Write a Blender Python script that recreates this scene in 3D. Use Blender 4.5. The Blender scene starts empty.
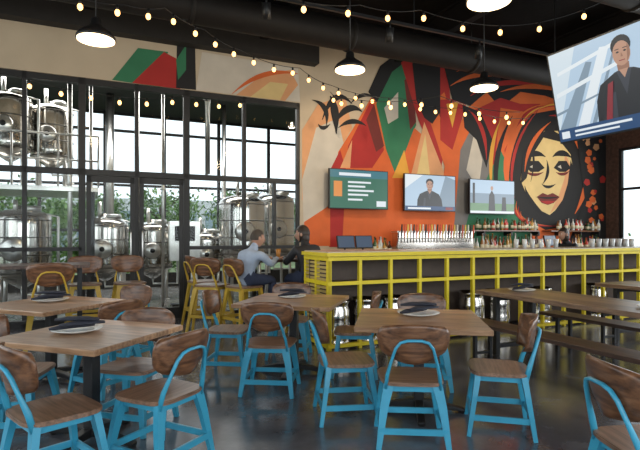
import bpy, math, random
from mathutils import Vector, Matrix
random.seed(7)
TH=math.radians(24.6)
U=Vector((math.cos(TH),math.sin(TH),0)); V=Vector((math.sin(TH),-math.cos(TH),0))
P0=Vector((-4.74,7.4,0)); H=1.42; F=500.0; CEIL=5.3
def RM(s,t,z=0): 
    p=P0+U*s+V*t; return Vector((p.x,p.y,z))
def P(px,d,z=0): return Vector(((px-320)/F*d,d,z))
def zat(py,d): return H-(py-235)/F*d
def s_of(px,t=0):
    a=(px-320)/F; q=P0+V*t
    return (q.y*a-q.x)/(U.x-U.y*a)
def wallpt(px,py,t=0):
    s=s_of(px,t); d=RM(s,t).y
    return s,zat(py,d)
# ---------- materials
MATS={}
def pr(name,col,rough=.5,metal=0,var=.12,scale=8,emit=0,ecol=None,bump=0,spec=None,coat=0):
    if name in MATS: return MATS[name]
    m=bpy.data.materials.new(name); m.use_nodes=True; nt=m.node_tree; b=nt.nodes['Principled BSDF']
    b.inputs['Roughness'].default_value=rough; b.inputs['Metallic'].default_value=metal
    if spec is not None: b.inputs['Specular IOR Level'].default_value=spec
    if coat: b.inputs['Coat Weight'].default_value=coat
    n=nt.nodes.new('ShaderNodeTexNoise'); n.inputs['Scale'].default_value=scale; n.inputs['Detail'].default_value=4
    tc=nt.nodes.new('ShaderNodeTexCoord'); nt.links.new(tc.outputs['Object'],n.inputs['Vector'])
    r=nt.nodes.new('ShaderNodeValToRGB')
    r.color_ramp.elements[0].position=.3; r.color_ramp.elements[1].position=.7
    r.color_ramp.elements[0].color=(*[c*(1-var) for c in col],1); r.color_ramp.elements[1].color=(*[min(1,c*(1+var)) for c in col],1)
    nt.links.new(n.outputs['Fac'],r.inputs['Fac']); nt.links.new(r.outputs['Color'],b.inputs['Base Color'])
    if emit:
        b.inputs['Emission Color'].default_value=(*(ecol or col),1); b.inputs['Emission Strength'].default_value=emit
    if bump:
        bp=nt.nodes.new('ShaderNodeBump'); bp.inputs['Strength'].default_value=bump; bp.inputs['Distance'].default_value=.02
        nt.links.new(n.outputs['Fac'],bp.inputs['Height']); nt.links.new(bp.outputs['Normal'],b.inputs['Normal'])
    MATS[name]=m; return m
def wood(name,c1,c2,rough=.4,plank=0.11,axis='X'):
    m=bpy.data.materials.new(name); m.use_nodes=True; nt=m.node_tree; b=nt.nodes['Principled BSDF']; L=nt.links.new
    b.inputs['Roughness'].default_value=rough
    tc=nt.nodes.new('ShaderNodeTexCoord'); mp=nt.nodes.new('ShaderNodeMapping'); L(tc.outputs['Object'],mp.inputs['Vector'])
    mp.inputs['Scale'].default_value=(1.5,14,14) if axis=='X' else (14,1.5,14)
    n=nt.nodes.new('ShaderNodeTexNoise'); n.inputs['Scale'].default_value=3; n.inputs['Detail'].default_value=8; L(mp.outputs['Vector'],n.inputs['Vector'])
    r=nt.nodes.new('ShaderNodeValToRGB'); r.color_ramp.elements[0].position=.3; r.color_ramp.elements[1].position=.72
    r.color_ramp.elements[0].color=(*c1,1); r.color_ramp.elements[1].color=(*c2,1); L(n.outputs['Fac'],r.inputs['Fac'])
    out=r.outputs['Color']
    if plank:
        sp=nt.nodes.new('ShaderNodeSeparateXYZ'); L(tc.outputs['Object'],sp.inputs[0])
        d=nt.nodes.new('ShaderNodeMath'); d.operation='DIVIDE'; d.inputs[1].default_value=plank; L(sp.outputs['Y' if axis=='X' else 'X'],d.inputs[0])
        fl=nt.nodes.new('ShaderNodeMath'); fl.operation='FLOOR'; L(d.outputs[0],fl.inputs[0])
        wn=nt.nodes.new('ShaderNodeTexWhiteNoise'); wn.noise_dimensions='1D'; L(fl.outputs[0],wn.inputs['W'])
        mr=nt.nodes.new('ShaderNodeMapRange'); mr.inputs['To Min'].default_value=.62; mr.inputs['To Max'].default_value=1.2; L(wn.outputs['Value'],mr.inputs['Value'])
        mx=nt.nodes.new('ShaderNodeVectorMath'); mx.operation='SCALE'; L(out,mx.inputs[0]); L(mr.outputs[0],mx.inputs['Scale']); out=mx.outputs[0]
    L(out,b.inputs['Base Color']); MATS[name]=m; return m
def em(name,col,st=1):
    if name in MATS: return MATS[name]
    m=bpy.data.materials.new(name); m.use_nodes=True; nt=m.node_tree; b=nt.nodes['Principled BSDF']
    b.inputs['Base Color'].default_value=(.02,.02,.02,1); b.inputs['Roughness'].default_value=.3
    b.inputs['Emission Color'].default_value=(*col,1); b.inputs['Emission Strength'].default_value=st
    MATS[name]=m; return m
def glassmat():
    m=bpy.data.materials.new('window_glass'); m.use_nodes=True; nt=m.node_tree; nt.nodes.clear()
    o=nt.nodes.new('ShaderNodeOutputMaterial'); mx=nt.nodes.new('ShaderNodeMixShader'); t=nt.nodes.new('ShaderNodeBsdfTransparent'); g=nt.nodes.new('ShaderNodeBsdfGlossy')
    t.inputs['Color'].default_value=(.97,.99,.99,1); g.inputs['Roughness'].default_value=.02
    f=nt.nodes.new('ShaderNodeFresnel'); f.inputs['IOR'].default_value=1.18
    nt.links.new(f.outputs[0],mx.inputs[0]); nt.links.new(t.outputs[0],mx.inputs[1]); nt.links.new(g.outputs[0],mx.inputs[2]); nt.links.new(mx.outputs[0],o.inputs[0]); MATS['glass']=m; return m
black=pr('black_metal',(.012,.012,.013),.45)
frame_m=pr('window_frame_black',(.012,.011,.011),.5)
cream=pr('cream_wall',(.52,.42,.30),.8,var=.06,scale=2)
darkw=pr('dark_painted_wall',(.02,.017,.015),.8)
ceilm=pr('ceiling_black',(.008,.007,.0065),.9,bump=.2,spec=.1)
beamm=pr('beam_black',(.007,.006,.006),.7,spec=.2)
ductm=pr('duct_dark',(.013,.011,.010),.6,metal=.1,spec=.25)
steel=pr('stainless_steel',(.60,.57,.53),.17,metal=1,var=.22,scale=2)
steel2=pr('brushed_steel',(.66,.64,.61),.3,metal=1,var=.1)
seam=pr('weld_seam',(.12,.11,.10),.4,metal=1)
blue=pr('blue_painted_steel',(.045,.33,.50),.35,var=.06)
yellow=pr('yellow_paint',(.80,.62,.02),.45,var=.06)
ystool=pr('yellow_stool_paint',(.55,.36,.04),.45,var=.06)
walnut=wood('walnut_veneer',(.055,.023,.012),(.25,.115,.055),.3,plank=0)
seatw=wood('seat_wood',(.12,.07,.045),(.34,.195,.125),.3,plank=0)
tablew=wood('table_wood',(.26,.135,.065),(.58,.35,.20),.3,plank=.13)
benchw=wood('bench_wood',(.05,.028,.02),(.15,.085,.06),.4,plank=.12,axis='Y')
longw=wood('long_table_wood',(.13,.075,.05),(.33,.21,.13),.33,plank=.15,axis='Y')
white=pr('white_ceramic',(.75,.75,.72),.25,var=.03)
napkin=pr('navy_napkin',(.02,.022,.035),.8)
bulb=em('warm_bulb',(1,.50,.16),5)
lampin=em('lamp_diffuser',(1,.74,.42),5)
glass=glassmat()
# ---------- mesh builder
class MB:
    def __init__(s): s.v=[];s.f=[];s.m=[];s.sm=[];s.mats=[];s.M=Matrix.Identity(4)
    def mi(s,mat):
        if mat not in s.mats: s.mats.append(mat)
        return s.mats.index(mat)
    def add(s,vs,fs,mat,smooth=False):
        o=len(s.v); s.v+= [tuple(s.M@Vector(v)) for v in vs]; k=s.mi(mat)
        for f in fs: s.f.append([i+o for i in f]); s.m.append(k); s.sm.append(smooth)
    def box(s,x0,x1,y0,y1,z0,z1,mat):
        s.add([(x0,y0,z0),(x1,y0,z0),(x1,y1,z0),(x0,y1,z0),(x0,y0,z1),(x1,y0,z1),(x1,y1,z1),(x0,y1,z1)],
          [(0,3,2,1),(4,5,6,7),(0,1,5,4),(1,2,6,5),(2,3,7,6),(3,0,4,7)],mat)
    def lathe(s,prof,c,mat,seg=24,smooth=True,sx=1,sy=1):
        vs=[];fs=[];n=len(prof)
        for r,z in prof:
            for k in range(seg):
                a=2*math.pi*k/seg; vs.append((c[0]+r*sx*math.cos(a),c[1]+r*sy*math.sin(a),c[2]+z))
        for i in range(n-1):
            for k in range(seg):
                k2=(k+1)%seg; fs.append((i*seg+k,i*seg+k2,(i+1)*seg+k2,(i+1)*seg+k))
        fs.append(tuple(range(seg))[::-1]); fs.append(tuple((n-1)*seg+k for k in range(seg)))
        s.add(vs,fs,mat,smooth)
    def tube(s,pts,r,mat,seg=8,ref=None,rect=False,smooth=True):
        pts=[Vector(p) for p in pts]; n=len(pts)
        rs=r if isinstance(r,list) else [r]*n
        if ref is None:
            d=(pts[-1]-pts[0]); ref=Vector((0,1,0)) if abs(d.z)>.6*d.length else Vector((0,0,1))
        ref=Vector(ref)
        if rect: seg=4
        vs=[];fs=[]
        for i,p in enumerate(pts):
            t=(pts[min(i+1,n-1)]-pts[max(i-1,0)])
            if t.length<1e-6: t=Vector((0,0,1))
            t.normalize(); a=t.cross(ref)
            if a.length<1e-3: a=t.cross(Vector((1,.1,0)))
            a.normalize(); b=a.cross(t).normalized()
            ra,rb=rs[i] if isinstance(rs[i],(tuple,list)) else (rs[i],rs[i])
            for k in range(seg):
                if rect: ca,sa=[(1,1),(-1,1),(-1,-1),(1,-1)][k]
                else: ca,sa=math.cos(2*math.pi*k/seg),math.sin(2*math.pi*k/seg)
                vs.append(p+a*ra*ca+b*rb*sa)
        for i in range(n-1):
            for k in range(seg):
                k2=(k+1)%seg; fs.append((i*seg+k,i*seg+k2,(i+1)*seg+k2,(i+1)*seg+k))
        fs.append(tuple(range(seg))[::-1]); fs.append(tuple((n-1)*seg+k for k in range(seg)))
        s.add(vs,fs,mat,smooth and not rect)
    def prism(s,poly,z0,z1,mat,smooth=False):
        n=len(poly); vs=[(x,y,z0) for x,y in poly]+[(x,y,z1) for x,y in poly]
        fs=[tuple(range(n))[::-1],tuple(range(n,2*n))]+[(i,(i+1)%n,(i+1)%n+n,i+n) for i in range(n)]
        s.add(vs,fs,mat,smooth)
    def polyxz(s,poly,y,mat):
        n=len(poly); a=sum(poly[i][0]*poly[(i+1)%n][1]-poly[(i+1)%n][0]*poly[i][1] for i in range(n))
        if a<0: poly=poly[::-1]
        s.add([(x,y,z) for x,z in poly],[tuple(range(n))],mat)
    def ball(s,c,r,mat,seg=12,rings=8):
        rx,ry,rz=r if isinstance(r,(tuple,list)) else (r,r,r)
        prof=[(max(1e-4,math.sin(math.pi*i/rings)),-math.cos(math.pi*i/rings)*rz) for i in range(rings+1)]
        s.lathe([(p[0],p[1]) for p in prof],c,mat,seg,True,rx,ry)
    def mesh(s,name):
        me=bpy.data.meshes.new(name); me.from_pydata(s.v,[],s.f)
        for m in s.mats: me.materials.append(m)
        for p,k,q in zip(me.polygons,s.m,s.sm): p.material_index=k; p.use_smooth=q
        me.validate(); me.update(); return me
    def obj(s,name,loc=(0,0,0),rot=0,bevel=0):
        return place(name,s.mesh(name),loc,rot,bevel)
def place(name,me,loc=(0,0,0),rot=0,bevel=0):
    o=bpy.data.objects.new(name,me); bpy.context.scene.collection.objects.link(o)
    o.location=loc; o.rotation_euler=rot if isinstance(rot,tuple) else (0,0,rot)
    if bevel:
        b=o.modifiers.new('bevel','BEVEL'); b.width=bevel; b.segments=2; b.limit_method='ANGLE'; b.angle_limit=math.radians(50)
    return o
def room(mb,name,bevel=0): return mb.obj(name,(P0.x,P0.y,0),TH,bevel)
def rb(mb,s0,s1,t0,t1,z0,z1,mat): mb.box(s0,s1,-t1,-t0,z0,z1,mat)
SL,SR,TF=-2.5,13.33,12.0
# ---------- shell
def floormat():
    m=bpy.data.materials.new('polished_concrete'); m.use_nodes=True; nt=m.node_tree; b=nt.nodes['Principled BSDF']; L=nt.links.new
    tc=nt.nodes.new('ShaderNodeTexCoord')
    n=nt.nodes.new('ShaderNodeTexNoise'); n.inputs['Scale'].default_value=1.1; n.inputs['Detail'].default_value=10; n.inputs['Roughness'].default_value=.68; L(tc.outputs['Object'],n.inputs['Vector'])
    r=nt.nodes.new('ShaderNodeValToRGB'); r.color_ramp.elements[0].position=.32; r.color_ramp.elements[1].position=.72
    r.color_ramp.elements[0].color=(.045,.046,.056,1); r.color_ramp.elements[1].color=(.16,.16,.18,1); L(n.outputs['Fac'],r.inputs['Fac']); L(r.outputs[0],b.inputs['Base Color'])
    mr=nt.nodes.new('ShaderNodeMapRange'); mr.inputs['To Min'].default_value=.07; mr.inputs['To Max'].default_value=.30; L(n.outputs['Fac'],mr.inputs['Value']); L(mr.outputs[0],b.inputs['Roughness'])
    b.inputs['Specular IOR Level'].default_value=1.0
    return m
m=MB(); rb(m,SL-.2,SR+.2,0,TF+.2,-.1,0,floormat()); room(m,'floor')
m=MB(); rb(m,SL-.2,SR+.2,-.2,TF+.2,CEIL,CEIL+.15,ceilm); room(m,'ceiling')
GS=s_of(300); GH=3.9
m=MB(); rb(m,SL,GS,-.2,0,GH,CEIL,cream); rb(m,GS,SR+.2,-.2,0,0,CEIL,cream); room(m,'wall_back')
m=MB(); rb(m,SL,GS+.3,0,.22,4.62,CEIL,darkw); room(m,'trim_1')
m=MB(); rb(m,GS,SR,0,.02,0,.15,black); room(m,'baseboard_back')
wn=[0]
def winwall(name,fixed,axis,a0,a1,bays,z0,z1,mat,th=.2,sign=1):
    m=MB(); fr=MB(); gl=MB()
    def B(mb,p,q,za,zb,mt,d0=0,d1=th):
        lo,hi=sorted((fixed+sign*d0,fixed+sign*d1))
        if axis=='t': rb(mb,lo,hi,p,q,za,zb,mt)
        else: rb(mb,p,q,lo,hi,za,zb,mt)
    if z0>0.01: B(m,a0,a1,0,z0,mat)
    B(m,a0,a1,z1,CEIL,mat)
    cur=a0
    for p,q in bays:
        B(m,cur,p,z0,z1,mat); cur=q
    B(m,cur,a1,z0,z1,mat); room(m,name)
    for p,q in bays:
        n=max(1,round((q-p)/1.3))
        for i in range(n+1):
            c=p+(q-p)*i/n; w=.035
            c=min(max(c,p+w),q-w); B(fr,c-w,c+w,z0,z1,frame_m,.04,.12)
        for z in [z0+.03,z0+(z1-z0)*.62,z1-.03]: B(fr,p,q,z-.03,z+.03,frame_m,.05,.11)
        B(fr,p,q,z0,z1,glass,.075,.085)
    wn[0]+=1; room(fr,'window_%d'%wn[0])
brick=pr('brick_brown',(.09,.045,.03),.8,var=.35,scale=14,bump=.3)
winwall('wall_right',SR,'t',0,TF,[(.35,3.0),(3.6,7.2),(7.8,11.4)],.9,3.6,brick)
winwall('wall_left',SL-.2,'t',0,TF,[(.6,5),(6,11)],.6,3.8,darkw)
winwall('wall_front',TF,'s',SL,SR,[(-1.5,3),(4,8.5),(9.3,13)],.5,3.8,darkw)
# glass partition to brewery
fr=MB(); xs=[s_of(p) for p in (24,82,137,187,245,300)]
def FR(s0,s1,z0,z1,t0=-.12,t1=-.02,mt=frame_m): rb(fr,s0,s1,t0,t1,z0,z1,mt)
for i,x in enumerate(xs): 
    w=.05 if i in(1,3,5) else .03
    FR(x-w,x+w,0,GH)
for x in (SL+.05,-1.2): FR(x-.04,x+.04,0,GH)
for z in (.03,1.2,2.42,GH-.05):
    if z==1.2:
        FR(SL,xs[1],z-.03,z+.03); FR(xs[3],GS,z-.03,z+.03)
    else: FR(SL,GS,z-.045,z+.045)
FR(xs[4]+.55,xs[4]+.6,1.2,2.4)
rb(fr,SL,GS,-.075,-.07,0,GH,glass)
wn[0]+=1; room(fr,'window_%d'%wn[0])
d=MB(); a,b_=xs[1]+.06,xs[3]-.06; mid=xs[2]
for p,q in ((a,mid-.035),(mid+.035,b_)):
    for z0,z1 in ((.08,.2),(2.26,2.36)): rb(d,p,q,-.02,.02,z0,z1,frame_m)
    for x in (p,q-.07): rb(d,x,x+.07,-.02,.02,.08,2.36,frame_m)
for x in (mid-.1,mid+.08): d.tube([(x,-.05,.9),(x,-.07,.95),(x,-.07,1.45),(x,-.05,1.5)],.012,steel2)
room(d,'door_1')
# ---------- brewery room
BT=-5.6; BL,BR=-7.5,7.6
m=MB(); rb(m,BL,BR,BT-.2,0,-.1,-.001,pr('brewery_floor',(.22,.21,.20),.22,var=.25,scale=2)); room(m,'floor_brewery')
m=MB(); rb(m,BL,BR,BT-.2,-.2,4.7,4.85,pr('brewery_ceiling',(.03,.03,.03),.8)); room(m,'ceiling_brewery')
fr=MB()
x=BL
while x<BR+.01:
    rb(fr,x-.04,x+.04,BT-.1,BT,0,4.7,frame_m); x+=1.51
for z in (.35,1.55,2.75,4.2,4.65): rb(fr,BL,BR,BT-.08,BT-.02,z-.035,z+.035,frame_m)
rb(fr,BL,BR,BT-.1,BT,0,.35,darkw)
wn[0]+=1; room(fr,'window_%d'%wn[0])
fr=MB()
for i in range(5): rb(fr,BL-.05,BL+.05,BT*i/4-.05,BT*i/4+.05,0,4.7,frame_m)
for z in (.35,1.55,2.75,4.2,4.65): rb(fr,BL-.04,BL+.04,BT,0,z-.035,z+.035,frame_m)
wn[0]+=1; room(fr,'window_%d'%wn[0])
m=MB(); rb(m,BR,BR+.15,BT-.2,-.2,0,4.7,cream); room(m,'wall_brewery')
def tank(name,px,d,r,z0,z1,base=0,stack=.3):
    m=MB(); ch=r*.6
    prof=[(.05,z0-ch),(r,z0)]
    for i in range(1,8): prof.append((r,z0+(z1-z0)*i/7))
    for i in range(1,7):
        a=i/6*math.pi/2; prof.append((max(.06,r*math.cos(a)),z1+r*.4*math.sin(a)))
    prof.append((.06,z1+r*.4+.05)); m.lathe(prof,(0,0,0),steel,40)
    for q in (z0+.01,z0+(z1-z0)*.33,z0+(z1-z0)*.66,z1-.02): m.lathe([(r+.001,-.012),(r+.008,-.008),(r+.008,.008),(r+.001,.012)],(0,0,q),seam,40)
    m.lathe([(.2*r+.06,0),(.2*r+.06,.05),(.2*r+.03,.08)],(r*.35,-r*.3,z1+r*.32),steel2,20)
    M=m.M; m.M=Matrix.Translation((-.15*r,-r*.99,z0+(z1-z0)*.45))@Matrix.Rotation(math.pi/2,4,'X')
    m.lathe([(.42*r,-.03),(.42*r,.04),(.36*r,.06),(.02,.075)],(0,0,0),steel2,24); m.lathe([(.05,.06),(.05,.1)],(0,0,0),black,12); m.lathe([(.44*r,.0),(.44*r,.02)],(0,0,0),seam,24); m.M=M
    for k in range(4):
        a=math.pi/4+k*math.pi/2; x,y=r*.86*math.cos(a),r*.86*math.sin(a)
        m.tube([(x,y,z0+.15),(x,y,base)],.035,steel2); m.lathe([(.07,0),(.07,.02)],(x,y,base),steel2,12)
    zb=max(base+.1,z0-ch-.12)
    m.tube([(.0,0,z0-ch),(0,0,zb),(r+.1,-.1,zb),(r+.1,-.1,z1+.05),(r*.6,-.1,z1+r*.25)],.025,steel2)
    m.tube([(-.1,0,z1+r*.3),(-.1,0,z1+r*.4+stack)],.04,steel2)
    p=P(px,d); m.obj(name,(p.x,p.y,0),TH)
tank('fermentation_tank',10,9.25,.37,3.0,3.9,2.28); tank('fermentation_tank',52,9.9,.38,2.95,3.85,2.28)
tank('brew_kettle',22,8.95,.48,.75,1.70,0,.15)
tank('brew_kettle',105,10.3,.46,.75,1.62); tank('brew_kettle',153,11.2,.42,.7,1.55)
tank('brew_kettle',205,11.3,.40,.7,1.35)
tank('fermentation_tank',242,11.0,.50,1.0,2.1); tank('fermentation_tank',274,12.4,.50,1.0,2.25)
tank('fermentation_tank',-60,10.8,.6,1.0,3.4)
for px,d_,z0,z1,r in ((110,11.6,1.0,4.68,.09),(137,10.4,0,4.68,.05),(70,9.0,0,4.68,.04),(91,9.3,0,4.2,.03),(224,12.6,0,4.68,.05),(163,10.0,0,4.68,.03)):
    m=MB(); m.tube([(0,0,z0),(0,0,(z0+z1)/2),(0,0,z1)],r,steel2,14)
    m.lathe([(r+.03,-.02),(r+.03,.02)],(0,0,(z0+z1)/2),steel2,16)
    if z0>0: 
        m.tube([(0,0,z0),(.2,.3,z0-.2),(.2,.3,0)],.05,steel2)
    p=P(px,d_); m.obj('steel_pipe',(p.x,p.y,0))
m=MB()
for k,(z,t) in enumerate(((4.3,-1.0),(4.15,-1.2))): m.tube([(-3,-t,z),(0,-t,z),(3.2,-t,z),(3.3,-t,z-.1),(3.3,-t,2.6)],.028,steel2)
for s in (-2,1.5): m.tube([(s,1.1,4.3),(s,1.1,4.69)],.01,black)
room(m,'overhead_pipework')
m=MB()
rb(m,-1.6,1.35,-3.1,-1.2,2.2,2.28,steel2)
for s in (-1.5,1.25):
    for t in (-3.0,-1.25): rb(m,s-.04,s+.04,t-.04,t+.04,0,2.2,black)
for z in (2.75,3.2): m.tube([(-1.6,1.22,z),(1.35,1.22,z)],.018,steel2)
for s in (-1.6,-.8,0,.7,1.35): m.tube([(s,1.22,2.28),(s,1.22,3.2)],.018,steel2)
room(m,'steel_mezzanine')
m=MB(); m.box(-.3,.3,-.12,.12,.9,1.7,steel2); m.box(-.2,.2,-.13,-.12,1.3,1.6,black); m.box(-.03,.03,-.03,.03,0,.9,black); m.box(-.25,.25,-.12,.12,0,.03,black)
p=P(184,10.2); m.obj('control_cabinet',(p.x,p.y,0),TH)
# ---------- outdoors
m=MB(); m.box(-60,60,-60,60,-.3,-.25,pr('lawn_ground',(.10,.14,.05),.9,var=.3,scale=1)); m.obj('ground_outside')
leafs=[pr('leaf_a',(.07,.16,.035),.7,var=.3),pr('leaf_b',(.16,.29,.07),.7,var=.3)]
bark=pr('bark',(.08,.06,.05),.9)
def treemesh(seed):
    R=random.Random(seed); m=MB(); m.tube([(0,0,-.3),(.05,0,1),(0,.05,2.2),(.05,0,3.2)],[.13,.1,.08,.04],bark,8)
    for i in range(6):
        a=R.random()*6.28; z=1.6+R.random()*1.2; m.tube([(0,0,z),(math.cos(a)*.6,math.sin(a)*.6,z+.6),(math.cos(a)*1.1,math.sin(a)*1.1,z+1.1)],[.04,.03,.01],bark,6)
    cl=[(R.uniform(-1.3,1.3),R.uniform(-1.3,1.3),R.uniform(.9,3.5)) for _ in range(22)]
    for i in range(3400):
        c=R.choice(cl); g=Vector((R.gauss(0,.3)+c[0],R.gauss(0,.3)+c[1],R.gauss(0,.25)+c[2]))
        a=Vector((R.uniform(-1,1),R.uniform(-1,1),R.uniform(-1,1))).normalized(); b=a.cross(Vector((R.uniform(-1,1),R.uniform(-1,1),R.uniform(-1,1)))).normalized()
        s=.11; m.add([g-a*s,g+b*s*.5,g+a*s,g-b*s*.5],[(0,1,2,3)],leafs[R.random()>.5])
    return m.mesh('tree')
tms=[treemesh(1),treemesh(2)]
for i,(s,t,sc) in enumerate(((-6,-8.8,.75),(-3.0,-9.4,.85),(-.9,-10.5,.85),(1.2,-9.8,.8),(3.4,-9.4,.85),(6.4,-10,.9),(9.6,-9.5,.8),(-10,-4,.8),(16.5,1,.85),(17,3.5,.9),(16.6,6.5,.9))):
    o=place('tree',tms[i%2],RM(s,t,-.25),i*1.3); o.scale=(sc,sc,sc)
bm=pr('facade_pale',(.55,.57,.58),.7); bg=pr('facade_glass',(.22,.30,.34),.1)
m=MB(); rb(m,-14,22,-32,-26,-.3,3.8,bm)
for i in range(18): rb(m,-13.6+i*2,-12.2+i*2,-26,-25.95,.6,3.0,bg)
room(m,'office_building')
# ---------- mural
def mm(n,c): return pr('mural_'+n,c,.75,var=.08,scale=3)
OR=mm('orange',(.62,.12,.025)); RD=mm('red',(.38,.02,.016)); GR=mm('green',(.03,.17,.08)); BK=mm('black',(.010,.009,.010)); CR=mm('cream',(.68,.50,.22)); GY=mm('grey',(.18,.17,.165)); PE=mm('peach',(.66,.32,.15)); YL=mm('gold',(.66,.32,.04)); WH=mm('white',(.56,.50,.42)); MR=mm('maroon',(.15,.02,.015))
m=MB(); lay=[0]
def mp_(mat,pts):
    lay[0]+=1; m.polyxz([wallpt(*p) for p in pts],-.003-.00025*lay[0],mat)
def sw(mat,p0,p1,p2,w,n=10):
    A=[];B=[]
    for i in range(n+1):
        u=i/n; x=(1-u)**2*p0[0]+2*u*(1-u)*p1[0]+u*u*p2[0]; y=(1-u)**2*p0[1]+2*u*(1-u)*p1[1]+u*u*p2[1]
        dx=2*(1-u)*(p1[0]-p0[0])+2*u*(p2[0]-p1[0]); dy=2*(1-u)*(p1[1]-p0[1])+2*u*(p2[1]-p1[1]); L=math.hypot(dx,dy) or 1
        k=w*math.sin(math.pi*min(.97,max(.03,u)))/2; A.append((x-dy/L*k,y+dx/L*k)); B.append((x+dy/L*k,y-dx/L*k))
    mp_(mat,A+B[::-1])
mp_(GR,[(112,80),(138,48),(168,52),(160,87)]); mp_(RD,[(132,83),(164,52),(179,60),(180,89)]); mp_(BK,[(176,88),(177,40),(195,40),(196,90)]); mp_(GR,[(176,60),(186,45),(186,70),(178,80)])
mp_(WH,[(196,90),(202,52),(298,68),(300,102)]); mp_(PE,[(236,95),(262,75),(290,70),(298,85),(285,101)]) ; mp_(CR,[(250,97),(270,82),(288,84),(280,100)]); sw(OR,(232,94),(262,66),(298,74),5)
mp_(PE,[(302,130),(318,104),(345,96),(352,128),(338,152),(329,200),(302,200)])
mp_(WH,[(302,180),(316,128),(338,118),(344,146),(331,200),(304,240)])
mp_(OR,[(329,247),(338,152),(352,130),(372,96),(392,125),(400,175),(400,247)])
mp_(RD,[(348,146),(372,98),(384,150),(372,168),(346,168)]); mp_(MR,[(366,120),(374,104),(384,146),(376,152)])
mp_(RD,[(330,170),(340,150),(346,170),(342,247),(329,247)])
mp_(OR,[(304,246),(304,222),(330,205),(330,246)]); mp_(PE,[(340,168),(352,140),(350,168)])
mp_(BK,[(368,92),(380,66),(404,48),(412,62),(392,76),(378,104)])
mp_(GR,[(376,104),(392,72),(410,58),(416,125),(396,176),(386,150)])
mp_(WH,[(384,108),(398,92),(398,118),(388,124)]); mp_(MR,[(404,80),(412,76),(416,122),(410,130)])
mp_(OR,[(396,176),(414,128),(440,150),(450,247),(396,247)]); mp_(YL,[(392,178),(404,150),(410,178)])
mp_(RD,[(400,60),(412,46),(446,50),(452,120),(440,170),(418,120)])
mp_(PE,[(410,178),(424,122),(446,178)]); mp_(CR,[(416,178),(425,134),(430,178)])
mp_(OR,[(426,110),(444,92),(462,150),(468,178),(448,178),(436,140)]); mp_(MR,[(438,112),(448,106),(464,160),(462,178)])
mp_(BK,[(412,64),(420,46),(432,40),(440,60),(440,112),(432,124),(424,118),(416,100)])
for q in (((322,120),(334,84),(352,104),6),((326,126),(330,104),(312,100),5),((334,124),(348,100),(362,112),7),((338,128),(352,116),(366,126),5),((330,124),(322,132),(318,124),4),((336,134),(336,108),(330,96),8),((350,104),(362,90),(374,98),4)): sw(BK,*q[:3],q[3])
mp_(OR,[(436,247),(446,150),(470,104),(500,84),(560,96),(606,120),(606,247)])
mp_(RD,[(440,100),(468,98),(452,150),(440,140)]); mp_(YL,[(446,104),(458,102),(452,128)])
mp_(GY,[(452,247),(460,150),(476,118),(490,150),(500,247)]); mp_(WH,[(466,170),(474,132),(482,160),(478,190)])
mp_(BK,[(442,60),(480,50),(540,60),(596,82),(606,118),(578,108),(545,96),(520,92),(500,108),(486,92),(470,106),(452,100)])
mp_(RD,[(470,112),(500,98),(520,104),(540,104),(520,128),(512,160),(520,205),(500,190),(488,150)])
for q in (((450,86),(480,66),(520,80),5,OR),((470,96),(500,74),(548,88),5,RD),((500,92),(540,78),(590,100),5,OR),((520,76),(560,72),(600,92),3,RD),((456,72),(480,60),(510,64),3,OR)): sw(q[4],q[0],q[1],q[2],q[3])
mp_(OR,[(500,108),(524,112),(504,150),(508,190),(494,165)])
mp_(BK,[(462,105),(480,112),(492,140),(486,168),(476,140),(464,128)]); sw(RD,(468,110),(486,124),(486,160),4)
mp_(GR,[(468,216),(500,150),(520,190),(530,216),(530,247),(460,247)])
mp_(BK,[(508,176),(510,140),(532,114),(566,108),(588,138),(592,190),(578,224),(545,230),(518,214)])
for q in (((510,200),(496,150),(530,112),7,OR),((514,206),(502,150),(538,110),3,RD),((500,214),(486,160),(512,116),5,BK),((492,196),(486,150),(500,120),4,YL)): sw(q[4],q[0],q[1],q[2],q[3])
fc=[(520,180),(523,156),(532,140),(544,131),(557,131),(568,144),(573,172),(569,192),(560,206),(549,215),(539,210),(528,200)]
mp_(CR,fc); mp_(PE,[(564,152),(571,168),(568,190),(559,205),(549,214),(558,196),(564,178)])
mp_(BK,[(536,136),(550,129),(568,140),(574,160),(568,152),(560,142),(548,139)]); mp_(BK,[(570,160),(574,172),(570,192),(561,207),(552,214),(562,200),(567,184)])
sw(BK,(523,160),(533,149),(545,157),6); sw(BK,(552,157),(561,149),(571,158),6)
mp_(BK,[(525,167),(530,161),(538,161),(544,168),(538,172),(530,172)]); mp_(BK,[(553,168),(558,161),(566,161),(570,168),(565,172),(559,172)])
mp_(WH,[(529,167),(532,165),(533.5,169)]); mp_(WH,[(557,167),(560,165),(561,169)])
sw(MR,(524,171),(533,178),(543,172),3); sw(MR,(555,172),(562,177),(569,171),3)
sw(BK,(546,160),(550,174),(542,184),3); sw(BK,(541,184),(547,190),(555,184),3)
mp_(MR,[(536,197),(542,193),(547,195),(552,193),(559,197),(553,203),(547,205),(541,203)]); sw(RD,(540,201),(547,204),(555,201),3); sw(BK,(535,197),(547,199),(559,197),2)
mp_(BK,[(520,184),(522,156),(532,138),(548,129),(540,142),(531,156),(526,178)])
sw(BK,(524,186),(528,204),(546,216),4); sw(BK,(530,146),(536,158),(530,182),2)
sw(OR,(524,172),(526,140),(550,122),4); sw(OR,(556,120),(580,128),(584,170),7); sw(RD,(548,116),(576,112),(590,150),5); sw(PE,(577,144),(588,160),(582,200),3); sw(OR,(574,214),(588,190),(588,160),5)
for k in range(7): sw((OR,RD,YL)[k%3],(512+k*5,128-k*3.5),(520+k*7,108-k*2),(545+k*7,104+k*1.5),1.8)
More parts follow.
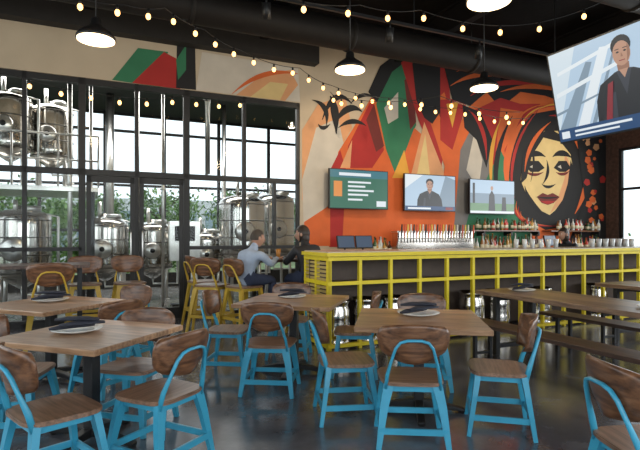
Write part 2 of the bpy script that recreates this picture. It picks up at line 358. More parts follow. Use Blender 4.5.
for k in range(5): sw((RD,OR)[k%2],(514+k*2,196+k*5),(508+k*3,215+k*3),(530+k*7,226),1.8)
R=random.Random(3)
mp_(BK,[(576,140),(590,112),(606,122),(606,247),(566,247),(584,200)])
for i in range(26):
    x=R.uniform(582,602); y=R.uniform(132,226); w=R.uniform(1.4,3.2); n=5; a0=R.random()*3
    mp_((OR,RD,PE,OR)[i%4],[(x+w*(1+.3*R.random())*math.cos(a0+k*2*math.pi/n),y+w*1.3*math.sin(a0+k*2*math.pi/n)) for k in range(n)])
room(m,'wall_mural')
# ---------- TVs
def tv(name,loc,rot,w,h,content,pole=None):
    m=MB(); m.box(-w/2,w/2,-.02,.03,-h/2,h/2,black); m.box(-w*.25,w*.25,.03,.08,-h*.25,h*.25,black)
    b=.015; k=0
    for mat,pts in content:
        k+=1; m.polyxz([(-w/2+b+(w-2*b)*x,-h/2+b+(h-2*b)*y) for x,y in pts],-.021-.0004*k,mat)
    if pole: m.box(-.15,.15,.08,.13,-.15,.15,black)
    else: m.box(-.1,.1,.08,.12,-.1,.1,black)
    return m.obj(name,loc,rot)
FULL=[(0,0),(1,0),(1,1),(0,1)]
def rc(x0,y0,x1,y1): return [(x0,y0),(x1,y0),(x1,y1),(x0,y1)]
def ell(cx,cy,rx,ry,n=18): return [(cx+rx*math.cos(2*math.pi*i/n),cy+ry*math.sin(2*math.pi*i/n)) for i in range(n)]
eG=em('scr_green',(.02,.13,.08)); eW=em('scr_white',(.72,.78,.82)); eB=em('scr_sky',(.42,.56,.70)); eB2=em('scr_bluegrey',(.2,.28,.36)); eK=em('scr_black',(.012,.014,.02)); eS=em('scr_skin',(.45,.25,.17)); eS2=em('scr_skin_shade',(.28,.14,.09)); eR=em('scr_red',(.22,.02,.03)); eN=em('scr_navy',(.015,.06,.16)); eO=em('scr_orange',(.7,.25,.05)); eT=em('scr_teal',(.03,.16,.2)); eK2=em('scr_charcoal',(.035,.04,.055)); eP=em('scr_pale',(.6,.7,.77))
eL=em('scr_grass',(.12,.25,.12))
def man(cx,s=1):
    f=lambda pts:[(cx+(x)*s,y) for x,y in pts]
    return [(eK,f([(-.22,.0),(-.21,.3),(-.17,.46),(-.06,.55),(.06,.55),(.16,.47),(.21,.32),(.24,0)])),(eS2,f([(-.035,.48),(.035,.48),(.04,.62),(-.04,.62)])),(eK2,f([(-.05,.555),(.05,.555),(0,.3)])),(eS,f([(-.03,.56),(.03,.56),(0,.47)])),
     (eK2,f([(-.12,.0),(-.10,.35),(-.07,.35),(-.08,.0)])),
     (eK,f(ell(0,.80,.066,.105))),(eS,f(ell(0,.72,.058,.125))),(eS2,f([(.03,.62),(.052,.68),(.056,.76),(.04,.8),(.035,.7)])),(eK,f([(-.06,.80),(-.05,.87),(.05,.87),(.06,.80),(.045,.825),(.01,.845),(-.03,.84),(-.05,.82)])),
     (eK,f(ell(-.024,.738,.010,.010,8))),(eK,f(ell(.024,.738,.010,.010,8))),(eK,f(rc(-.040,.763,-.012,.771))),(eK,f(rc(.012,.763,.04,.771))),(eS2,f([(0,.73),(.01,.685),(-.006,.685)])),(eR,f(rc(-.02,.645,.02,.654)))]
c1=[(eG,FULL),(eT,rc(0,.8,1,1)),(eW,rc(.15,.85,.7,.93))]+[(eW,rc(.3,y,.3+l,y+.05)) for y,l in ((.66,.4),(.55,.3),(.44,.45),(.33,.35),(.2,.25))]+[(eO,rc(.06,.3,.2,.7)),(eW,rc(.8,.05,.97,.2))]
c2=[(eB,FULL),(eW,[(0,.6),(.35,1),(0,1)]),(eB2,[(.6,0),(1,0),(1,.9),(.8,1)])]+man(.48,1.15)+[(eN,rc(0,0,1,.12)),(eW,rc(.05,.03,.5,.08)),(eR,rc(.8,.02,.95,.1))]
c3=[(eB2,FULL),(eL,rc(0,0,1,.3)),(eB,rc(0,.6,1,1)),(eK,[(.4,0),(.42,.55),(.48,.7),(.54,.55),(.56,0)]),(eS,ell(.48,.76,.03,.07)),(eK,[(.7,0),(.72,.5),(.8,.5),(.82,0)]),(eK,rc(.05,.3,.1,.9)),(eW,rc(0,0,1,.07))]
for px,py,c in ((359,189.5,c1),(430,193,c2),(492,197,c3)):
    s=s_of(px,.17); p=RM(s,.17); p.z=zat(py,p.y); tv('television',p,TH,1.30,.76,c)
cb=[(eB,FULL),(eP,[(0,.1),(.2,1),(.0,1)]),(eB2,[(.0,.12),(.12,.12),(.30,.78),(.26,.8)]),(eW,[(.14,.12),(.36,.9),(.42,.88),(.22,.12)]),(eB2,[(.24,.12),(.46,.9),(.475,.9),(.27,.12)]),
 (eW,[(.02,.55),(.5,.72),(.5,.68),(.02,.5)]),(eW,[(.05,.78),(.5,.92),(.5,.88),(.05,.74)]),(eB2,[(.0,.33),(.35,.45),(.35,.43),(.0,.3)]),(eP,[(.55,.12),(.62,1),(.78,1),(.7,.12)]),(eW,[(.75,.12),(.82,1),(.87,1),(.82,.12)]),(eB2,[(.88,.12),(.9,1),(1,1),(1,.12)])]
cb+=[(a,[(x,.06+y*.98) for x,y in pts]) for a,pts in man(.49,.92)]
cb+=[(eR,[(.34,.1),(.385,.5),(.42,.52),(.38,.1)]),(eN,rc(0,0,1,.14)),(eW,rc(.02,.03,.08,.11)),(eW,rc(.12,.08,.5,.105)),(eW,rc(.12,.035,.42,.055)),(eR,rc(.85,.03,.96,.1))]
lft=Vector((2.237,4.76,2.705)); ctr=lft+V*.72
tv('television',ctr,(math.radians(13),0,TH-math.pi/2),1.44,.84,cb,True)
m=MB(); m.tube([(0,0,.05),(0,0,CEIL-2.75)],.025,black); m.box(-.1,.1,-.1,.1,CEIL-2.77,CEIL-2.75,black); m.box(-.04,.04,-.06,.03,-.02,.08,black)
m.obj('television_mount',tuple(ctr+U*.2),TH-math.pi/2)
# ---------- bar counter (yellow frame)
bc=P(328,6.1); BLEN=8.2; BW=.75; BH=1.2
m=MB(); n=18; cell=BLEN/n
ins=pr('bar_panel_brown',(.085,.058,.043),.6); top=pr('bar_top',(.5,.45,.36),.25); shf=pr('bar_shelf',(.15,.10,.065),.5)
p=.02
for i in range(n+1):
    x=min(max(i*cell,p),BLEN-p)
    m.box(x-p,x+p,-.0,.05,0,BH-.06,yellow)
for z in (BH-.075,BH-.38,.05): m.box(0,BLEN,-.003,.053,z-.022,z+.022,yellow)
m.box(0,BLEN,.56,.58,.03,BH-.06,ins)
m.box(.02,BLEN,.05,.56,BH-.41,BH-.39,shf)
m.box(-.03,BLEN,-.04,BW+.02,BH-.045,BH,yellow); m.box(0,BLEN,.0,BW,BH,BH+.012,top)
for y in (0.0,BW/2-.025,BW-.05): m.box(-.002,.05,y,y+.05,0,BH-.05,yellow)
for z in (.05,BH-.38,BH-.075): m.box(-.004,.045,0,BW,z-.025,z+.025,yellow)
z=.1; lv=pr('louvre_tan',(.5,.36,.12),.5)
while z<BH-.1: m.box(.005,.03,.03,BW-.03,z,z+.03,lv); z+=.05
m.box(.05,BLEN,BW-.04,BW,0,BH-.05,ins)
m.obj('bar_counter',(bc.x,bc.y,0),TH)
def keg():
    m=MB(); r=.185; m.lathe([(r*.9,0),(r,.01),(r,.06),(r*.93,.08),(r,.12),(r+.008,.2),(r,.22),(r,.36),(r+.008,.38),(r,.4),(r,.46),(r*.9,.5),(r*.9,.53),(r,.55),(r,.585),(r*.93,.59),(r*.88,.52),(.04,.53),(.04,.57)],(0,0,0),steel,28); return m.mesh('beer_keg')
km=keg()
for x in (.25,.68,1.13,2.5,3.0,3.9,5.2): 
    q=bc+U*x-V*.30; place('beer_keg',km,(q.x,q.y,0))
# ---------- back bar, taps, bottles
m=MB(); s0,s1=s_of(332,.7),s_of(600,.7)
rb(m,s0,s1,.1,.7,.08,1.0,pr('back_bar_dark',(.04,.035,.03),.5)); rb(m,s0-.02,s1,.08,.72,1.0,1.05,steel2); rb(m,s0+.05,s1,.14,.62,0,.08,black)
k=s0+.1
while k<s1-.7: rb(m,k,k+.62,.7,.715,.15,.92,steel2); rb(m,k+.25,k+.37,.715,.73,.85,.87,black); k+=.72
room(m,'back_bar_cabinet',.004)
m=MB(); a,b_=s_of(395,.4),s_of(470,.4); W=b_-a
m.box(0,W,-.1,.1,0,.42,steel); m.box(-.02,W+.02,-.12,.12,.42,.45,steel2)
m.box(0,W,-.3,-.1,0,.03,steel2)
hm=[pr('tap_handle_%d'%i,c,.4) for i,c in enumerate(((.02,.02,.02),(.6,.1,.05),(.7,.5,.1),(.6,.6,.55)))]
for i in range(26):
    x=.05+(W-.1)*i/25
    m.tube([(x,-.1,.3),(x,-.16,.3),(x,-.17,.22)],.012,steel2,6); m.tube([(x,-.15,.3),(x,-.15,.36),(x,-.16,.44),(x,-.17,.58)],[.01,.012,.02,.014],hm[i%4],6)
q=RM(a,.4,1.05); m.obj('beer_tap_tower',q,TH)
bcol=[pr('bottle_%d'%i,c,.08,coat=.5) for i,c in enumerate(((.25,.10,.02),(.03,.08,.03),(.6,.62,.6),(.45,.25,.05),(.05,.02,.01),(.5,.05,.03)))]
lab=pr('bottle_label',(.6,.55,.4),.6)
def bottles(name,px0,px1,t,z,n,sc=1):
    m=MB(); a,b_=s_of(px0,t),s_of(px1,t); R=random.Random(px0)
    for i in range(n):
        x=(b_-a)*(i+.5)/n; y=R.uniform(-.09,.09); h=R.uniform(.24,.34)*sc; r=R.uniform(.03,.042)
        m.lathe([(r*.9,0),(r,.01),(r,h*.58),(r*.35,h*.75),(r*.32,h*.97),(r*.4,h*.97),(r*.4,h)],(x,y,0),R.choice(bcol),10)
        m.lathe([(r+.002,h*.15),(r+.002,h*.45)],(x,y,0),lab,10)
    m.obj(name,RM(a,t,z),TH)
bottles('liquor_bottles',472,540,.42,1.05,42,1.2); bottles('liquor_bottles',558,598,.42,1.05,24,1.15); bottles('liquor_bottles',372,392,.42,1.05,12,1.0)
for pa,pb in ((474,540),(552,600)):
    m=MB(); rb(m,s_of(pa,.3),s_of(pb,.3),.02,.28,1.50,1.53,walnut)
    for px in (pa+6,(pa+pb)/2,pb-6): rb(m,s_of(px,.1)-.02,s_of(px,.1)+.02,0,.25,1.40,1.50,black)
    room(m,'wall_shelf'); bottles('liquor_bottles',pa+3,pb-2,.17,1.535,int((pb-pa)*.5),.85)
def pos():
    m=MB(); m.box(-.11,.11,-.12,.08,0,.02,black); m.tube([(0,.02,.02),(0,.0,.2)],.02,black)
    M=m.M; m.M=Matrix.Translation((0,-.03,.24))@Matrix.Rotation(-.25,4,'X'); m.box(-.18,.18,-.015,.015,-.12,.12,black); m.box(-.165,.165,-.017,-.015,-.105,.105,em('pos_screen',(.05,.08,.13))); m.M=M
    return m.mesh('pos_terminal')
pm_=pos()
for px in (345,363,549): place('pos_terminal',pm_,RM(s_of(px,.45),.45,1.05),TH)
gm=pr('glassware',(.7,.72,.72),.05,coat=1)
def glasses(n,x):
    m=MB()
    for i in range(n): m.lathe([(.028,0),(.036,.14),(.034,.14),(.026,.01)],(i*.09,(i%2)*.09,0),gm,12)
    q=bc+U*x-V*.5; m.obj('pint_glasses',(q.x,q.y,BH+.012),TH)
glasses(12,3.6); glasses(14,5.4)
# ---------- furniture
def sell(w,d,n=4,seg=32,taper=0):
    out=[]
    for i in range(seg):
        a=2*math.pi*i/seg; c,s=math.cos(a),math.sin(a)
        x=w/2*math.copysign(abs(c)**(2/n),c); y=d/2*math.copysign(abs(s)**(2/n),s); out.append((x*(1+taper*y/d),y))
    return out
def chair(name,fm,hs=.45,wb=walnut,ws=seatw):
    m=MB(); k=hs-.45
    pl=sell(.44,.42,4.5,36,.12)
    m.prism([(x*.97,y*.97) for x,y in pl],hs-.026,hs-.018,ws); m.prism(pl,hs-.018,hs-.006,ws); m.prism([(x*.975,y*.975) for x,y in pl],hs-.006,hs,ws)
    sp=.055+k*.12
    for sx in (-1,1):
        for sy in (-1,1):
            m.tube([(sx*.16,sy*.155,hs-.03),(sx*(.175+sp*.3),sy*(.16+sp*.3),hs*.62),(sx*(.175+sp),sy*(.165+sp),0)],[(.033,.020),(.027,.018),(.016,.014)],fm,rect=True)
    m.box(-.165,.165,-.165,-.15,hs-.07,hs-.026,fm); m.box(-.165,.165,.15,.165,hs-.07,hs-.026,fm)
    for sx in (-1,1): m.box(sx*.16-.008,sx*.16+.008,-.155,.155,hs-.07,hs-.026,fm)
    zz=.13 if hs<.6 else .28; e=.175+sp*(1-zz/hs)+.002
    for sx in (-1,1): m.box(sx*e-.008,sx*e+.008,-e,e,zz-.02,zz+.02,fm)
    for sy in (-1,1): m.box(-e,e,sy*(e-.008)-.008,sy*(e-.008)+.008,zz-.02,zz+.02,fm)
    hp=[(-.18,-.165,hs-.05),(-.17,-.19,hs+.05),(-.145,-.225,hs+.15),(-.12,-.252,hs+.235),(-.09,-.268,hs+.275),(-.045,-.276,hs+.29)]
    hp=hp+[(-x,y,z) for x,y,z in hp[::-1]]
    m.tube(hp,[(.013,.018)]*2+[(.010,.013)]*8+[(.013,.018)]*2,fm,seg=8,ref=(0,1,0))
    nu,nv=18,9; vs=[];fs=[]
    for L in (0,1):
        for j in range(nv+1):
            v=j/nv
            wz=.238*(.80+.20*math.sin(min(1,v*1.4)*math.pi/2))
            if v>.7: wz*=1-.16*((v-.7)/.3)**2.5
            if v<.3: wz*=.70+.30*math.sin(v/.3*math.pi/2)
            for i in range(nu+1):
                u=-1+2*i/nu; x=u*wz
                z=hs+.145+.225*v+ (.022*(1-u*u) if v>.5 else -.018*(1-u*u)*(1-v*2))
                y=-.232-.04*v+ .075*u*u + (0 if L else .013)
                vs.append((x,y,z))
    N=(nu+1)*(nv+1)
    for j in range(nv):
        for i in range(nu):
            a=j*(nu+1)+i; q=(a,a+1,a+nu+2,a+nu+1); fs.append(q[::-1]); fs.append(tuple(N+t for t in q))
    ed=[i for i in range(nu+1)]+[j*(nu+1)+nu for j in range(1,nv+1)]+[nv*(nu+1)+i for i in range(nu-1,-1,-1)]+[j*(nu+1) for j in range(nv-1,0,-1)]
    for i in range(len(ed)):
        a,b2=ed[i],ed[(i+1)%len(ed)]; fs.append((a,b2,b2+N,a+N))
    m.add(vs,fs,wb,True)
    return m.mesh(name)
cm=chair('dining_chair',blue)
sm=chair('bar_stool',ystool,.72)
def putchair(x,y,fx,fy): place('dining_chair',cm,(x,y,0),math.atan2(fy,fx)-math.pi/2)
for c in ((.63,3.48,.08,1),(.20,3.95,1,.12),(1.32,3.70,-1,.25),(.98,4.74,-.1,-1),(1.56,2.34,1,.05),
          (-1.0,3.14,-.89,.46),(-1.50,2.82,.66,.75),(-1.40,3.76,-.25,-.95),(-2.18,3.6,.95,.1),
          (-.45,4.58,.1,1),(-.95,5.22,1,-.1),(.36,5.15,-1,.1),(-.36,5.86,-.1,-1),
          (-2.2,5.62,-.4,-.9),(-3.2,4.55,.9,.3),(-1.95,4.6,-.9,.5)): putchair(*c)
def table(name,sz=.92,h=.75):
    m=MB(); a=sz/2
    m.box(-a,a,-a,a,h-.04,h,tablew)
    m.box(-.2,.2,-.2,.2,h-.055,h-.04,black); m.box(-.04,.04,-.04,.04,.04,h-.05,black)
    for k in range(4):
        M=m.M; m.M=Matrix.Rotation(k*math.pi/2,4,'Z'); m.tube([(0,0,.07),(.2,0,.05),(.36,0,.022)],[(.035,.03),(.03,.022),(.03,.012)],black,rect=True); m.lathe([(.03,0),(.03,.012)],(.34,0,0),black,10); m.M=M
    return m.mesh(name)
tm=table('dining_table',.88); tm2=table('dining_table',.98)
for x,y,r,t_ in ((-1.58,3.46,-19.3,tm),(.80,4.05,-8,tm2),(-.27,5.2,-14,tm2),(-2.66,4.95,-22,tm2)): place('dining_table',t_,(x,y,0),math.radians(r),.006)
def plate():
    m=MB(); m.lathe([(.07,0),(.09,.004),(.15,.022),(.152,.026),(.09,.010),(.01,.008)],(0,0,0),white,32)
    for i,(x,y,a) in enumerate(((-.03,.02,.3),(.03,-.03,.2),(.0,.0,-.3))):
        M=m.M; m.M=Matrix.Translation((x,y,.018+.024*i))@Matrix.Rotation(a,4,'Z')
        m.tube([(-.13,0,.012),(-.06,0,.018),(.06,0,.018),(.13,0,.012)],[(.02,.008),(.04,.014),(.042,.014),(.024,.008)],napkin,10); m.M=M
    return m.mesh('plate_with_napkins')
plm=plate()
for x,y,z,sc_ in ((-1.68,3.46,.75,1.1),(.82,4.17,.75,1.15),(-.3,5.35,.75,1),(-2.72,5.05,.75,1.1)): 
    o=place('plate_with_napkins',plm,(x,y,z),.4); o.scale=(sc_,)*3
def longtable(c,L,name='communal_table'):
    m=MB(); m.box(0,.78,-L,0,.70,.75,longw)
    for y in (-.25,-L+.25):
        for x in (.1,.68): m.box(x-.03,x+.03,y-.03,y+.03,0,.70,black)
        m.box(.1,.68,y-.025,y+.025,.64,.70,black); m.box(.1,.68,y-.025,y+.025,.08,.13,black)
    m.box(.37,.41,-L+.25,-.25,.64,.69,black); m.obj(name,(c.x,c.y,0),TH,.005)
def bench(c,L):
    m=MB(); m.box(0,.3,-L,0,.41,.45,benchw)
    for y in (-.25,-L+.25):
        for x in (.04,.26): m.box(x-.02,x+.02,y-.02,y+.02,0,.41,black)
        m.box(.04,.26,y-.02,y+.02,.37,.41,black); m.box(.04,.26,y-.015,y+.015,.08,.11,black)
    m.obj('bench',(c.x,c.y,0),TH,.004)
L0=Vector((1.90,6.12,0)); longtable(L0,2.9); bench(L0-U*.40+V*.15,2.6); bench(L0+U*.90+V*.15,2.6)
L1=L0+U*2.15; longtable(L1,3.2); bench(L1-U*.42+V*.15,2.9); bench(L1+U*.90+V*.15,2.8)
for q in (L0+U*.4+V*.35,L0+U*.4+V*1.9,L1+U*.4+V*.6,L1+U*.4+V*2): place('plate_with_napkins',plm,(q.x,q.y,.75),TH)
def hightable(c,w,d,rot):
    m=MB(); m.box(-w/2,w/2,-d/2,d/2,1.01,1.05,benchw)
    for x in (-w/2+.12,w/2-.12):
        m.box(x-.03,x+.03,-.03,.03,.03,1.01,black); m.box(x-.035,x+.035,-d/2+.05,d/2-.05,0,.03,black); m.box(x-.03,x+.03,-d/2+.1,d/2-.1,.98,1.01,black)
    m.box(-w/2+.12,w/2-.12,-.02,.02,.3,.34,black)
    m.obj('high_table',c,rot,.004)
hightable((-3.9,6.2,0),1.9,.7,TH)
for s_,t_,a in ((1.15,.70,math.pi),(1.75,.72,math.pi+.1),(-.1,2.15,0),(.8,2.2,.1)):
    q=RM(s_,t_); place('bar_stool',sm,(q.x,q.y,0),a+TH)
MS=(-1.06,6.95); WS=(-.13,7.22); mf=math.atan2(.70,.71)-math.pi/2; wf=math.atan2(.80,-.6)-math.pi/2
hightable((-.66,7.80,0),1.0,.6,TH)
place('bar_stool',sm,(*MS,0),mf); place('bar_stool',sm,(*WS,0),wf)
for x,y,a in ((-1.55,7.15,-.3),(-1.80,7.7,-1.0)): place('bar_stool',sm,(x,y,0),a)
# ---------- people
skin=pr('skin',(.50,.27,.18),.5,var=.04)
def person(name,loc,rot,shirt,pants,hair,shoe,long=False,lean=0,headturn=0,hs=.72,w=1.0,up=0):
    z=hs-.02; 
    J={'pel':(0,-.04,z+.10,.165,.13),'sp':(lean*.3,.0,z+.24+up*.4,.155,.115),'ch':(lean*.7,.05,z+.38+up,.18,.125),'nb':(lean,.10,z+.495+up,.085,.07),'nt':(lean*1.1,.135,z+.56+up,.055,.055),'hd':(lean*1.15,.16,z+.62+up,.05,.05)}
    B=[('pel','sp','p2'),('sp','ch','s'),('ch','nb','s'),('nb','nt','k'),('nt','hd','k')]
    for sx,t in ((-1,'l'),(1,'r')):
        J['sh'+t]=(lean*.9+sx*.18*w,.09,z+.455+up,.068,.068); J['el'+t]=(lean*.6+sx*.26,.25,z+.31,.052,.052); J['wr'+t]=(sx*.14,.47,z+.385,.030,.030); J['pa'+t]=(sx*.115,.53,z+.385,.034,.018)
        J['hp'+t]=(sx*.10,.04,z+.10,.105,.10); J['kn'+t]=(sx*.13,.42,z+.085,.07,.07); J['an'+t]=(sx*.12,.36,z-.32,.044,.044); J['he'+t]=(sx*.12,.36,.335,.04,.04); J['to'+t]=(sx*.13,.52,.325,.038,.028)
        B+=[('ch','sh'+t,'s'),('sh'+t,'el'+t,'s'),('el'+t,'wr'+t,'s'),('wr'+t,'pa'+t,'k'),('pel','hp'+t,'p'),('hp'+t,'kn'+t,'p'),('kn'+t,'an'+t,'p'),('an'+t,'he'+t,'f'),('he'+t,'to'+t,'f')]
    names=list(J); me=bpy.data.meshes.new('sk'); me.from_pydata([J[n][:3] for n in names],[(names.index(a),names.index(b)) for a,b,_ in B],[])
    o=bpy.data.objects.new('sk',me); bpy.context.scene.collection.objects.link(o)
    o.modifiers.new('s','SKIN')
    for i,n in enumerate(names):
        sv=me.skin_vertices[0].data[i]; sv.radius=(J[n][3],J[n][4]); sv.use_root=(i==0)
    sb=o.modifiers.new('u','SUBSURF'); sb.levels=2; sb.render_levels=2
    dg=bpy.context.evaluated_depsgraph_get(); ev=bpy.data.meshes.new_from_object(o.evaluated_get(dg))
    m=MB(); mt={'s':shirt,'p':pants,'p2':shirt,'k':skin,'f':shoe}
    segs=[(Vector(J[a][:3]),Vector(J[b][:3]),mt[k],.5*(J[a][3]+J[b][3])) for a,b,k in B]
    by={}
    for p in ev.polygons:
        c=p.center; best=None
        for a,b,mat,r in segs:
            ab=b-a; t=max(0,min(1,(c-a).dot(ab)/ab.length_squared)); dd=(c-(a+ab*t)).length-r
            if best is None or dd<best[0]: best=(dd,mat)
        by.setdefault(best[1].name,(best[1],[]))[1].append(tuple(p.vertices))
    m.v+= [tuple(v.co) for v in ev.vertices]
    for mat,fs in by.values():
        k=m.mi(mat)
        for f in fs: m.f.append(list(f)); m.m.append(k); m.sm.append(True)
    bpy.data.objects.remove(o)
    for sx,t in ((-1,'l'),(1,'r')):
        px,py,pz=J['pa'+t][:3]
        for i,(off,l) in enumerate(((-.026,.062),(-.009,.072),(.009,.068),(.026,.052))):
            x=px+off; m.tube([(x,py+.01,pz),(x,py+.01+l*.45,pz+.006),(x,py+.01+l*.8,pz-.006),(x,py+.01+l,pz-.022)],[.009,.0088,.008,.006],skin,8)
        m.tube([(px-sx*.02,py-.02,pz),(px-sx*.045,py+.005,pz-.004),(px-sx*.055,py+.035,pz-.012)],[.011,.010,.007],skin,8)
        m.ball((px,py+.01,pz),(.036,.045,.016),skin)
        m.lathe([(.036,-.015),(.036,.015)],(J['wr'+t][0],J['wr'+t][1]-.03,J['wr'+t][2]),shirt,10)
    hc=Vector((lean*1.2,.185,z+.675+up)); M=m.M; m.M=Matrix.Translation(hc)@Matrix.Rotation(headturn,4,'Z')
    def headpt(th,ph,s=1):
        x=math.sin(th)*math.cos(ph)*.078; y=math.sin(th)*math.sin(ph)*.098; zz=math.cos(th)*.120
        if zz<0:
            k=1+zz*2.6; x*=k; y=y*(1+zz*1.6)+(-zz)*.16*(1 if y>-.02 else .3)
        return Vector((x,y,zz))*s
    nt_,np_=16,24
    def shell(s,keep,mat,push=0):
        vs=[];fs=[]
        for i in range(nt_+1):
            for j in range(np_): 
                v=headpt(math.pi*max(.01,min(.99,i/nt_)),2*math.pi*j/np_,s); v.y-=push; vs.append(v)
        for i in range(nt_):
            for j in range(np_):
                q=(i*np_+j,(i+1)*np_+j,(i+1)*np_+(j+1)%np_,i*np_+(j+1)%np_)
                c=sum((vs[a] for a in q),Vector())/4
                if keep(c): fs.append(q[::-1])
        m.add(vs,fs,mat,True)
    shell(1,lambda c:True,skin)
    for sx in (-1,1):
        m.ball((sx*.03,.083,.005),(.014,.010,.009),white,10,6); m.ball((sx*.03,.0925,.005),(.006,.003,.006),hair,8,6)
        m.tube([(sx*.016,.094,.026),(sx*.031,.097,.031),(sx*.047,.085,.025)],.004,hair,6)
        m.ball((sx*.080,-.005,-.005),(.010,.020,.032),skin,10,8)
    m.tube([(0,.090,.015),(0,.105,-.01),(0,.112,-.032),(0,.098,-.040)],[.007,.009,.013,.008],skin,8)
    m.tube([(-.022,.094,-.062),(0,.103,-.060),(.022,.094,-.062)],[.004,.007,.004],pr('lips',(.4,.13,.11),.5),8)
    if long:
        shell(1.13,lambda c:(c.z>.055) or (c.y<.035 and c.z>-.12),hair,.006); m.ball((0,-.045,-.055),(.082,.066,.11),hair,16,10)
    else: shell(1.07,lambda c:(c.z>.06) or (c.y<.01 and c.z>-.035) ,hair,.004); 
    m.M=M
    m.lathe([(.072,0),(.070,.035),(.062,.035),(.062,0)],(lean*1.05,.115,z+.505+up),shirt,16)
    return m.obj(name,(loc[0],loc[1],0),rot)
shirt=pr('pale_blue_shirt',(.36,.43,.55),.8,var=.1,scale=12,bump=.3); jeans=pr('dark_jeans',(.03,.04,.08),.85); hairg=pr('grey_brown_hair',(.06,.045,.035),.7); shoe=pr('brown_shoe',(.05,.03,.02),.5)
blk=pr('black_jacket',(.016,.016,.02),.6,bump=.3); hairb=pr('dark_hair',(.03,.018,.012),.45)
person('seated_man',MS,mf,shirt,jeans,hairg,shoe,False,.06,-.2,w=1.2)
person('seated_woman',WS,wf,blk,jeans,hairb,shoe,True,-.02,.7,w=1.0,up=.06)
pp=P(571,9.6); place('bar_stool',sm,(pp.x,pp.y,0),1.9); person('seated_bar_patron',(pp.x,pp.y),1.9,blk,jeans,hairb,shoe,True,0,0,w=.92,up=.06)
m=MB(); m.lathe([(.03,0),(.04,.15),(.037,.15),(.028,.01)],(0,0,0),pr('amber_beer',(.5,.2,.03),.1),16); m.obj('beer_glass',(-.66,7.9,1.05))
# ---------- ceiling stuff
for i,s in enumerate((-1.6,1.2,4.0,6.8,9.6,12.4)):
    m=MB(); rb(m,s-.07,s+.07,.25,TF-.05,CEIL-.42,CEIL-.38,beamm); rb(m,s-.07,s+.07,.25,TF-.05,CEIL-.04,CEIL,beamm); rb(m,s-.015,s+.015,.25,TF-.05,CEIL-.4,CEIL,beamm); room(m,'ceiling_beam')
for t,z,r in ((1.6,4.62,.24),(4.6,4.5,.22)):
    m=MB(); k=[(s,-t,z) for s in (-2.4,2,6,10,13.2)]; m.tube(k,r,ductm,20)
    for s in (-2,0.2,2.5,5,7.5,10.5,12.8): M=m.M; m.M=Matrix.Translation((s,-t,z))@Matrix.Rotation(math.pi/2,4,'Y'); m.lathe([(r+.015,-.03),(r+.015,.03)],(0,0,0),ductm,20); m.M=M; m.tube([(s,-t,z+r),(s,-t,CEIL)],.01,black,6)
    room(m,'ventilation_duct')
for t in (2.8,6.4):
    m=MB(); rb(m,-1,13,t-.02,t+.02,4.36,4.4,black)
    for s in (0,2.5,5.4,8.2,11): rb(m,s-.008,s+.008,t-.008,t+.008,4.4,CEIL-.002,black)
    for s in (1,3.2,5,6.6,8.4,10.3): 
        m.tube([(s,-t,4.36),(s,-t,4.28)],.012,black,6); m.tube([(s,-t,4.3),(s+.03,-t+.07,4.12)],.055,black,14)
    room(m,'track_lights')
def pend():
    m=MB(); m.lathe([(.205,0),(.20,.03),(.17,.07),(.10,.12),(.06,.15),(.05,.22),(.02,.24)],(0,0,0),black,32)
    m.lathe([(.192,-.012),(.192,.0),(.18,.004)],(0,0,0),lampin,32); m.tube([(0,0,.24),(0,0,1),(0,0,CEIL-3.55)],.008,black,6); m.lathe([(.06,0),(.06,.03)],(0,0,CEIL-3.58),black,16)
    return m.mesh('pendant_lamp')
pm=pend()
for px,d_ in ((96,5.45),(350,6.45),(484,7.25),(489,4.55)):
    place('pendant_lamp',pm,P(px,d_,3.55))
    l=bpy.data.lights.new('pendant_light','POINT'); l.energy=30; l.color=(1,.75,.45); l.shadow_soft_size=.12
    o=bpy.data.objects.new('pendant_light',l); o.location=P(px,d_,3.38); bpy.context.scene.collection.objects.link(o)
def string(pts,n):
    m=MB(); W=[P(a,d_,zat(b,d_)) for a,b,d_ in pts]; path=[]
    for i in range(len(W)-1):
        L=(W[i+1]-W[i]).length
        for k in range(8):
            u=k/8; q=W[i].lerp(W[i+1],u); q.z-=4*.05*L*u*(1-u); path.append(q)
    path.append(W[-1]); m.tube(path,.005,black,5)
    tot=[0]
    for i in range(len(path)-1): tot.append(tot[-1]+(path[i+1]-path[i]).length)
    for k in range(n):
        g=tot[-1]*(k+.5)/n; i=max(j for j in range(len(path)-1) if tot[j]<=g); q=path[i].lerp(path[i+1],(g-tot[i])/(tot[i+1]-tot[i]))
        m.lathe([(.014,0),(.014,-.06)],tuple(q),black,8); m.ball((q.x,q.y,q.z-.085),(.028,.028,.036),bulb,10,8)
    m.obj('string_lights')
string([(-20,62,6.6),(90,92,7.3),(180,96,7.9),(250,99,8.6)],10)
string([(60,-8,5),(125,5,5.4),(165,8,5.8),(205,30,6.4),(240,50,7),(300,68,7.8),(330,85,8.4)],12)
string([(330,85,8.4),(400,98,8.8),(460,108,9.2),(530,118,9.6)],13)
string([(280,-5,5.2),(360,5,5.6),(420,10,6),(522,25,6.4),(606,0,6.2)],8)
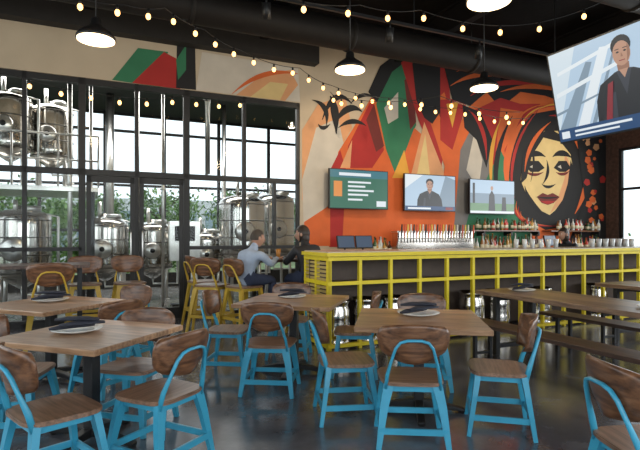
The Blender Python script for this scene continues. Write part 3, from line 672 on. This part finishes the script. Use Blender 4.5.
string([(330,92,8.8),(345,98,8),(440,96,7.5),(520,112,7.8)],8)
# ---------- lights
def area(n,loc,rot,sx,sy,e,c=(1,1,1)):
    l=bpy.data.lights.new(n,'AREA'); l.shape='RECTANGLE'; l.size=sx; l.size_y=sy; l.energy=e; l.color=c
    o=bpy.data.objects.new(n,l); o.location=loc; o.rotation_euler=rot; bpy.context.scene.collection.objects.link(o)
area('front_daylight_fill',RM(4,TF-.3,2.4),(math.radians(90),0,TH),12,2.8,320,(.92,.97,1))  # added area lamp behind the camera, stands in for skylight through unseen windows
area('left_daylight_fill',RM(SL+.3,5,2.3),(math.radians(90),0,TH-math.pi/2),8,2.6,110,(.93,.98,1))  # added area lamp along the out-of-view left wall, substitutes for skylight
area('daylight_right_windows',RM(SR-.3,6,2.3),(math.radians(90),0,TH+math.pi/2),9,2.4,290,(.95,.98,1))
area('brewery_fill_light',RM(1,-2.6,4.6),(0,0,TH),8,1.2,260,(1,.97,.92))  # fill lamp added to brighten the tanks, not an actual ceiling fixture
for s in (6.5,9.5,12): 
    l=bpy.data.lights.new('bar_spot','SPOT'); l.energy=140; l.color=(1,.82,.58); l.spot_size=math.radians(80); l.spot_blend=.6; l.shadow_soft_size=.08
    o=bpy.data.objects.new('bar_spot',l); o.location=RM(s-.8,2.6,4.1); tgt=RM(s-.8,0,2.4); o.rotation_euler=(tgt-o.location).to_track_quat('-Z','Y').to_euler(); bpy.context.scene.collection.objects.link(o)
w=bpy.data.worlds.new('sky'); bpy.context.scene.world=w; w.use_nodes=True; bgn=w.node_tree.nodes['Background']; bgn.inputs[0].default_value=(.86,.94,1,1); bgn.inputs[1].default_value=1.7
sc=bpy.context.scene; sc.view_settings.view_transform='Standard'
cam=bpy.data.cameras.new('camera'); cam.lens=F/640*36; cam.sensor_width=36; cam.shift_y=10/640; cam.clip_end=200
co=bpy.data.objects.new('camera',cam); co.location=(0,0,H); co.rotation_euler=(math.radians(90),0,0); sc.collection.objects.link(co); sc.camera=co
